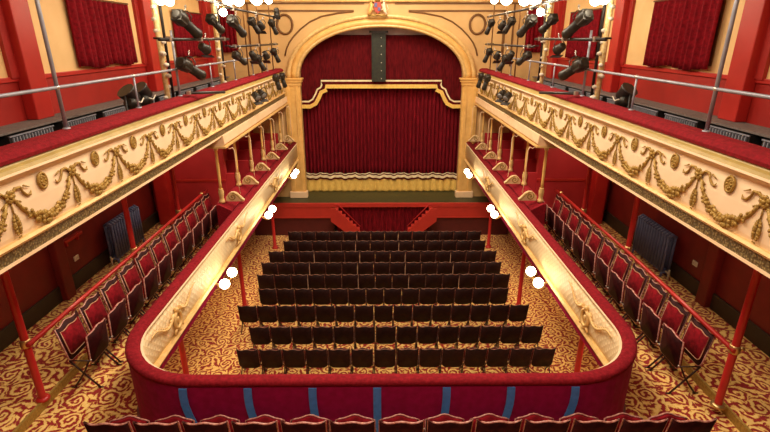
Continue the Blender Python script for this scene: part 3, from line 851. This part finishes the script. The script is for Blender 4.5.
# pilasters on upper walls, window curtains
for s in (-1, 1):
    dy = 0 if s < 0 else -.35
    for i, y in enumerate((3.9, 8.75, 13.55, 18.35)):
        y += dy
        struct('trim_pilaster_%s' % SIDE[s], MB().box(*sorted((s*6.08, s*XW)), y-.16, y+.30, -1.36, 3.0), M['redpil'], bevel=.02)
        struct('trim_frame_%s' % SIDE[s], MB().box(*sorted((s*6.22, s*XW)), y-.34, y-.16, -.64, 3.0), M['redup'])
        struct('trim_lower_pilaster_%s' % SIDE[s], MB().box(*sorted((s*6.14, s*XW)), y-.50, y-.22, ZT, -2.18), M['redwall'], bevel=.02)
    for i, (a, b_) in enumerate(((5.2, 7.5), (10.1, 12.45), (15.2, 17.5))):
        q = .25 if s < 0 else -.72
        a += q; b_ += q
        struct('window_%d' % (i+1+(3 if s > 0 else 0)), MB().box(*sorted((s*6.265, s*6.285)), a+.1, b_-.1, -.5, .72), M['brownline'])
        t = thing('window_curtain', 'crimson gathered curtain over a %s gallery window, %s from the camera' % (SIDE[s], ('nearest', 'second', 'third')[i]), 'curtain', (s*6.18, a, -.58), (PI/2 if s < 0 else PI/2), 'crimson curtains over the gallery windows')
        folded('cloth', M['velvet'], 0, b_-a, 0, 1.34, 0, 11, .045 , t, wob=.35, bot=lambda x: .03*math.sin(x*5+1), top=lambda x: 1.34)
        MB().tube([(-.06, 0, 1.36), (b_-a+.06, 0, 1.36)], .02, 8).build('curtain_rail', M['brownline'], t)
    # door curtain on the front wall
    t = thing('door_curtain', 'narrow dark crimson curtain at the %s end of the gallery, beside the proscenium' % SIDE[s], 'curtain', (s*5.65, YW-.1, -.5), 0, 'curtains at the gallery ends')
    folded('cloth', M['velvet'], -.3, .3, 0, 1.5, 0, 4, .04, t)
    MB().tube([(-.34, 0, 1.5), (.34, 0, 1.5)], .02, 8).build('curtain_rail', M['brownline'], t)
    # radiator
    y = 9.95 if s < 0 else 9.2
    t = thing('radiator', 'blue-grey column radiator against the %s circle wall' % SIDE[s], 'radiator', (s*6.1, y, ZT), 0, 'blue-grey column radiators')
    m = MB(); n = 13
    for k in range(n):
        yy = k*.102
        for dx in (-.07, .07): m.tube([(dx, yy, .12), (dx, yy, .90)], .030, 8)
        m.tube([(-.09, yy, .90), (0, yy, .96), (.09, yy, .90)], .034, 8); m.tube([(-.07, yy, .12), (0, yy, .10), (.07, yy, .12)], .034, 8)
    m.tube([(0, 0, .15), (0, (n-1)*.102, .15)], .03, 8).tube([(0, 0, .85), (0, (n-1)*.102, .85)], .03, 8)
    m.build('columns', M['radiator'], t)
    for yy in (0, (n-1)*.102):
        for dx in (-.07, .07): MB().tube([(dx, yy, .0), (dx, yy, .12)], .025, 8).build('foot', M['radiator'], t)
    MB().tube([(0, -.02, .14), (0, -.14, .14), (0, -.14, .0)], .02, 8).build('pipe', M['white'], t)
    MB().tube([(0, -.14, .12), (0, -.14, .22)], [.03, .02], 8).build('valve', M['white'], t)
    # socket
    y = 8.95 if s < 0 else 8.6
    t = thing('wall_socket', 'small white socket plate low on the %s circle wall' % SIDE[s], 'socket', (s*6.275, y, ZT+.6))
    MB().box(-.012, .012, -.07, .07, -.05, .05).build('plate', M['white'], t, bevel=.004)
    MB().box(*sorted((-s*.012, -s*.02)), -.035, -.015, -.02, .01).box(*sorted((-s*.012, -s*.02)), .02, .04, -.02, .01).build('switch', M['silver'], t)
t = thing('wall_bracket', 'short pale red ledge bracket on the left circle wall', 'bracket', (-6.24, 8.9, -3.75))
MB().box(-.04, .06, -.28, .28, -.03, .03).build('shelf_board', M['redpil'], t, bevel=.008)
MB().box(-.04, .02, -.2, -.16, -.12, -.03).build('support', M['redpil'], t); MB().box(-.04, .02, .16, .2, -.12, -.03).build('support', M['redpil'], t)
# white leaflets on stalls carpet
t = thing('floor_marker', 'small white two-bar mark on the carpet left of the rearmost stalls row', 'marker', (-3.52, 9.1, ZST))
MB().box(-.12, .1, -.1, -.03, 0, .015).build('bar', M['white'], t); MB().box(-.12, .1, .05, .12, 0, .015).build('bar', M['white'], t)
tag(t, cat='marker')

# ------------------------------------------------------------------ lighting rigs
def align(d):
    return Vector((0, 0, 1)).rotation_difference(Vector(d).normalized()).to_matrix().to_4x4()
def make_lantern(name, kind):
    """beam along local +z from the yoke point at origin"""
    t = thing(name, '', 'stage light')
    if kind == 'profile':
        m = MB(); m.lathe([(.07, -.26), (.11, -.22), (.115, -.02), (.08, .02), (.075, .05)], 12); m.box(-.10, .10, -.10, .10, -.22, -.04); m.build('lamp_house', M['lanternbody'], t)
        m = MB(); m.lathe([(.085, .04), (.09, .30), (.098, .31), (.098, .40)], 14); m.build('lens_tube', M['lanternbody'], t)
        MB().lathe([(.085, .395), (.06, .412), (.01, .42)], 14).build('lens', M['lens'], t)
        w = .135
    elif kind == 'long_profile':
        m = MB(); m.lathe([(.09, -.34), (.14, -.28), (.145, -.02), (.10, .04)], 12); m.box(-.12, .12, -.12, .12, -.3, -.04); m.build('lamp_house', M['lanternbody'], t)
        m = MB(); m.lathe([(.105, .03), (.11, .52), (.125, .53), (.125, .62)], 14); m.build('lens_tube', M['lanternbody'], t)
        MB().lathe([(.11, .615), (.07, .632), (.01, .64)], 14).build('lens', M['lens'], t)
        w = .17
    else:
        m = MB(); m.lathe([(.06, -.16), (.10, -.13), (.115, .0), (.125, .10), (.135, .12)], 14); m.build('lamp_house', M['lanternbody'], t)
        MB().lathe([(.12, .115), (.08, .135), (.01, .145)], 14).build('lens', M['lens'], t)
        w = .15
        m = MB(); m.box(-.15, .15, .13, .15, .12, .26)
        m.build('barn_door', M['black'], t)
    m = MB(); m.tube([(w, 0, 0), (w, -.12, 0), (.06, -.24, 0), (-.06, -.24, 0), (-w, -.12, 0), (-w, 0, 0)], .012, 6); m.build('yoke', M['black'], t)
    m = MB(); m.tube([(0, -.24, 0), (0, -.34, 0)], .014, 6); m.tube([(.0, -.33, -.03), (0, -.38, 0), (0, -.33, .03)], .016, 6); m.build('clamp', M['silver'], t)
    return t
PR = {k: make_lantern(n, k) for k, n in (('profile', 'profile_spotlight'), ('long_profile', 'long_profile_spotlight'), ('fresnel', 'fresnel_spotlight'))}
PT = {k: tree(o) for k, o in PR.items()}
usedL = set()
def cam_ray(u, v):
    yy = (216-v)/478
    return ((u-385)/478, .937+.3486*yy, -.3486+.937*yy)
def place_lantern(kind, loc, d, lab):
    if kind in usedL: o = dup(PR[kind], PT[kind], loc, 0, lab, 'black stage lights on the gallery rigs')
    else:
        o = PR[kind]; usedL.add(kind); o.location = loc; o['label'] = lab; o['group'] = 'black stage lights on the gallery rigs'
    z = Vector(d).normalized()
    # local -y (clamp side) should point up
    up = Vector((0, 0, 1)); yv = -(up - z*up.dot(z)).normalized(); xv = yv.cross(z)
    R_ = Matrix((xv, yv, z)).transposed()
    o.rotation_euler = R_.to_euler()
    return o
# (y, z, kind, row description)
LEFT = [
    ('long_profile', 9.75, .30, 3.72, 'upper bar', (.12, .8, -.40)), ('profile', 11.3, .33, 3.66, 'upper bar', (.2, .8, -.5)),
    ('long_profile', 12.9, .34, 3.66, 'upper bar', (.12, .8, -.42)), ('profile', 14.6, .38, 3.62, 'upper bar', (.2, .7, -.6)), ('fresnel', 15.4, .36, 3.6, 'upper bar', (.2, .7, -.6)),
    ('profile', 17.1, .40, 3.6, 'upper bar', (.2, .7, -.8)),
    ('fresnel', 10.9, -.20, 3.8, 'middle bar', (.1, .5, -.2)),
    ('long_profile', 9.7, -.52, 3.74, 'lower bar', (.12, .8, -.32)), ('profile', 13.0, -.46, 3.68, 'lower bar', (.2, .8, -.4)),
    ('fresnel', 14.4, -.46, 3.66, 'lower bar', (.2, .6, -.6)), ('profile', 15.0, -.64, 3.64, 'lower bar', (.2, .6, -.7)),
    ('fresnel', 15.9, -.50, 3.64, 'lower bar', (.2, .6, -.7)), ('profile', 17.2, -.50, 3.62, 'lower bar', (.2, .7, -.8)),
    ('fresnel', 13.55, -1.5, 3.46, 'outside the rail', (.5, -.4, -.4)), ('fresnel', 14.15, -1.5, 3.44, 'outside the rail', (.5, -.4, -.4)),
    ('profile', 16.3, -1.30, 3.44, 'outside the rail', (.1, .6, -.9)), ('profile', 17.3, -1.32, 3.44, 'outside the rail', (.1, .6, -.9)),
    ('fresnel', 17.9, .85, 3.6, 'top', (.0, .2, -.9)),
]
cnt = {}
for s in (-1, 1):
    rows = LEFT if s < 0 else LEFT[:-1]
    tot = {}
    for i, (kind, y, z, x, rn, d) in enumerate(rows):
        yy = y - (0 if s < 0 else .15)
        cnt[(s, rn)] = cnt.get((s, rn), 0)+1
        nm = {'long_profile': 'large black spotlight', 'profile': 'tubular black spotlight', 'fresnel': 'stubby black spotlight'}[kind]
        place = {'upper bar': 'on the %s upper bar', 'middle bar': 'on the %s middle bar', 'lower bar': 'above the %s gallery plush', 'outside the rail': 'hung outside the %s plush rail', 'top': 'high on the %s beside the arch'}[rn] % SIDE[s]
        k = cnt[(s, rn)]
        o = place_lantern(kind, (s*x, yy, z), (-s*d[0], d[1], d[2]), '%s %s' % (nm, place) + ('' if rn in ('top', 'middle bar') else ', %s from the camera' % ORD[k]))
        o.scale = (.84, .84, .84)
    dy = 0 if s < 0 else -.15
    # uprights
    for y, w in ((9.5, 'nearer'), (12.9, 'farther')):
        yy = y+dy
        t = thing('lighting_boom', 'cream taped lighting boom pole with cable ties on the %s gallery, %s one' % (SIDE[s], w), 'pole', (s*4.13, yy, ZG), 0, 'taped lighting booms')
        MB().tube([(0, 0, 0), (0, 0, 4.6)], .05, 10).build('pole', M['tapedpole'], t)
        rnd = random.Random(int(y*10)+s)
        for k in range(17):
            a = rnd.uniform(0, 2*PI)
            MB().ball((-s*.03+.05*math.cos(a), .05*math.sin(a)-.02, .95+k*.2), rnd.uniform(.05, .075), (1, 1, .75)).build('cable_tie', M['knot'], t)
        m = MB(); m.tube([(s*.02, .30, 0), (s*.02, .30, 4.6)], .03, 8); m.build('rear_pole', M['black'], t)
    # bars
    for nm, z, a, b_ in (('upper', .76, 8.9, 12.6), ('middle', -.02, 8.6, 12.5), ('lower', -.20, 12.55, 18.3), ('farther upper', .70, 12.7, 18.3)):
        t = thing('lighting_bar', 'black horizontal %s pipe of the %s gallery lighting rig' % (nm, SIDE[s]), 'pipe', (s*3.74, a+dy, z), 0, 'black pipes of the lighting rigs')
        MB().tube([(0, 0, 0), (0, b_-a, 0)], .028, 8).build('pipe', M['black'], t)
        for q in (.4, .5*(b_-a), b_-a-.4): MB().box(-.04, .04, q-.04, q+.04, -.04, .05).build('pipe_clamp', M['silver'], t)
        m = MB()
        for q in (.3, b_-a-.3): m.tube([(0, q, 0), (s*.12, q, .02), (s*.22, q, .02)], .02, 6)
        m.build('bracket', M['black'], t)
    for y in (14.3, 15.9, 17.6):
        t = MB().tube([(s*3.80, y+dy, -1.04), (s*3.80, y+dy, 2.95)], .02, 6).build('hanging_rod', M['brownline'])
        tag(t, 'thin dark vertical rod of the %s rig beside the arch, %s from the camera' % (SIDE[s], {14.3: 'first', 15.9: 'second', 17.6: 'third'}[y]), 'rod', 'thin vertical rig rods')
    # short outrigger pipe
    t = thing('outrigger_pipe', 'short black pipe clamped over the %s plush rail beside the boom' % SIDE[s], 'pipe', (s*3.72, 9.5+dy, -.99))
    MB().tube([(s*.05, 0, 0), (-s*.40, .92, -.08)], .028, 8).build('pipe', M['black'], t)
    MB().box(-.035, .035, -.04, .04, -.035, .04).build('clamp', M['silver'], t, bevel=.008)
    # floodlights behind the rail
    for k, y in enumerate((8.65, 9.12) if s < 0 else (9.0,)):
        lab = 'stubby black floodlight behind the right plush rail' if s > 0 else '%s black floodlight behind the left plush rail' % ('nearer', 'farther')[k]
        t = thing('flood_lantern', lab, 'stage light', (s*4.42, y+dy, ZG), 0, 'floodlights by the lighting booms')
        m = MB(); m.lathe([(.05, -.14), (.13, -.11), (.145, .04), (.16, .09), (.16, .12)], 12, Matrix.Translation((0, 0, 1.08)) @ Matrix.Rotation(math.radians(35), 4, 'X') @ Matrix.Rotation(.3*s, 4, 'Y')); m.build('case', M['black'], t)
        m = MB(); m.lathe([(.05, 0), (.11, .04), (.12, .22), (.07, .3)], 10, Matrix.Translation((-s*.02, .12, .88)) @ Matrix.Rotation(1.2, 4, 'X')); m.build('lamp_house', M['lanternbody'], t)
        m = MB(); m.tube([(0, -.18, 1.1), (0, -.2, .5), (0, -.22, .0)], .02, 6); m.tube([(0, .18, 1.1), (0, .2, .5), (0, .22, .0)], .02, 6); m.build('leg', M['black'], t)
        m = MB(); m.tube([(-s*.18, -.16, 1.0), (-s*.2, -.05, .96), (-s*.18, .1, 1.02)], .012, 6); m.build('cable', M['knot'], t)
    # upright lantern stack behind the big profile
    # globe pendants
    for i, (y, z, r) in enumerate(((9.0, .62, .085), (9.35, .62, .085), (12.45, .58, .09), (13.0, .93, .16), (13.9, .95, .15), (15.9, 1.12, .18), (17.6, 1.2, .12))):
        t = thing('opal_globe_pendant', 'bright opal globe lamp hanging above the %s rig, %s from the camera' % (SIDE[s], ORD[i+1]), 'lamp', (s*3.78, y+dy, z), 0, 'bright globe lamps above the rigs')
        MB().ball((0, 0, 0), r, sub=3).build('globe', M['globeup'], t)
        MB().lathe([(.05, r-.01), (.04, r+.04), (.012, r+.06), (.012, 2.98-z)], 8).build('stem', M['brass'], t)
        MB().lathe([(.07, 2.94-z), (.05, 2.985-z)], 10).build('ceiling_cup', M['brass'], t)

# ------------------------------------------------------------------ lights
def area(name, loc, size, energy, col, rot=(0,0,0), sy=None):
    l = bpy.data.lights.new(name, 'AREA'); l.energy = energy; l.color = col; l.size = size
    if sy: l.shape = 'RECTANGLE'; l.size_y = sy
    o = bpy.data.objects.new(name, l); C.objects.link(o); o.location = loc; o.rotation_euler = rot
    return o
WARM = (1.0, .86, .66)
for y, e in ((1.5, 170), (6, 260), (11, 390), (15.5, 340)):
    area('ceiling_house_light', (0, y, 2.9), 2.4, e, WARM)
# small warm area lights below the circle and the gallery, without fittings
for s in (-1, 1):
    for y in (8, 13):
        area('under_circle_light', (s*4.9, y, ZC-.34), .6, 22, (1, .72, .42))
        area('under_gallery_light', (s*5.0, y-1.5, ZG-.2), .6, 14, (1, .78, .5))
w = bpy.data.worlds.new('room_world'); sc.world = w; w.use_nodes = True
w.node_tree.nodes['Background'].inputs[0].default_value = (1, .8, .6, 1)
w.node_tree.nodes['Background'].inputs[1].default_value = .05

# ------------------------------------------------------------------ camera
cam = bpy.data.cameras.new('camera'); co = bpy.data.objects.new('camera', cam); C.objects.link(co)
cam.sensor_width = 36; cam.lens = 36*478/770; cam.clip_start = .05
co.location = (0, 0, 0); co.rotation_euler = (PI/2-math.radians(20.4), 0, -math.radians(.42))
sc.camera = co
vs = sc.view_settings; vs.view_transform = 'Standard'; vs.look = 'None'; vs.gamma = 1; vs.exposure = 0.3; vs.use_curve_mapping = False
sc.cycles.use_denoising = True
sc.cycles.max_bounces = 8
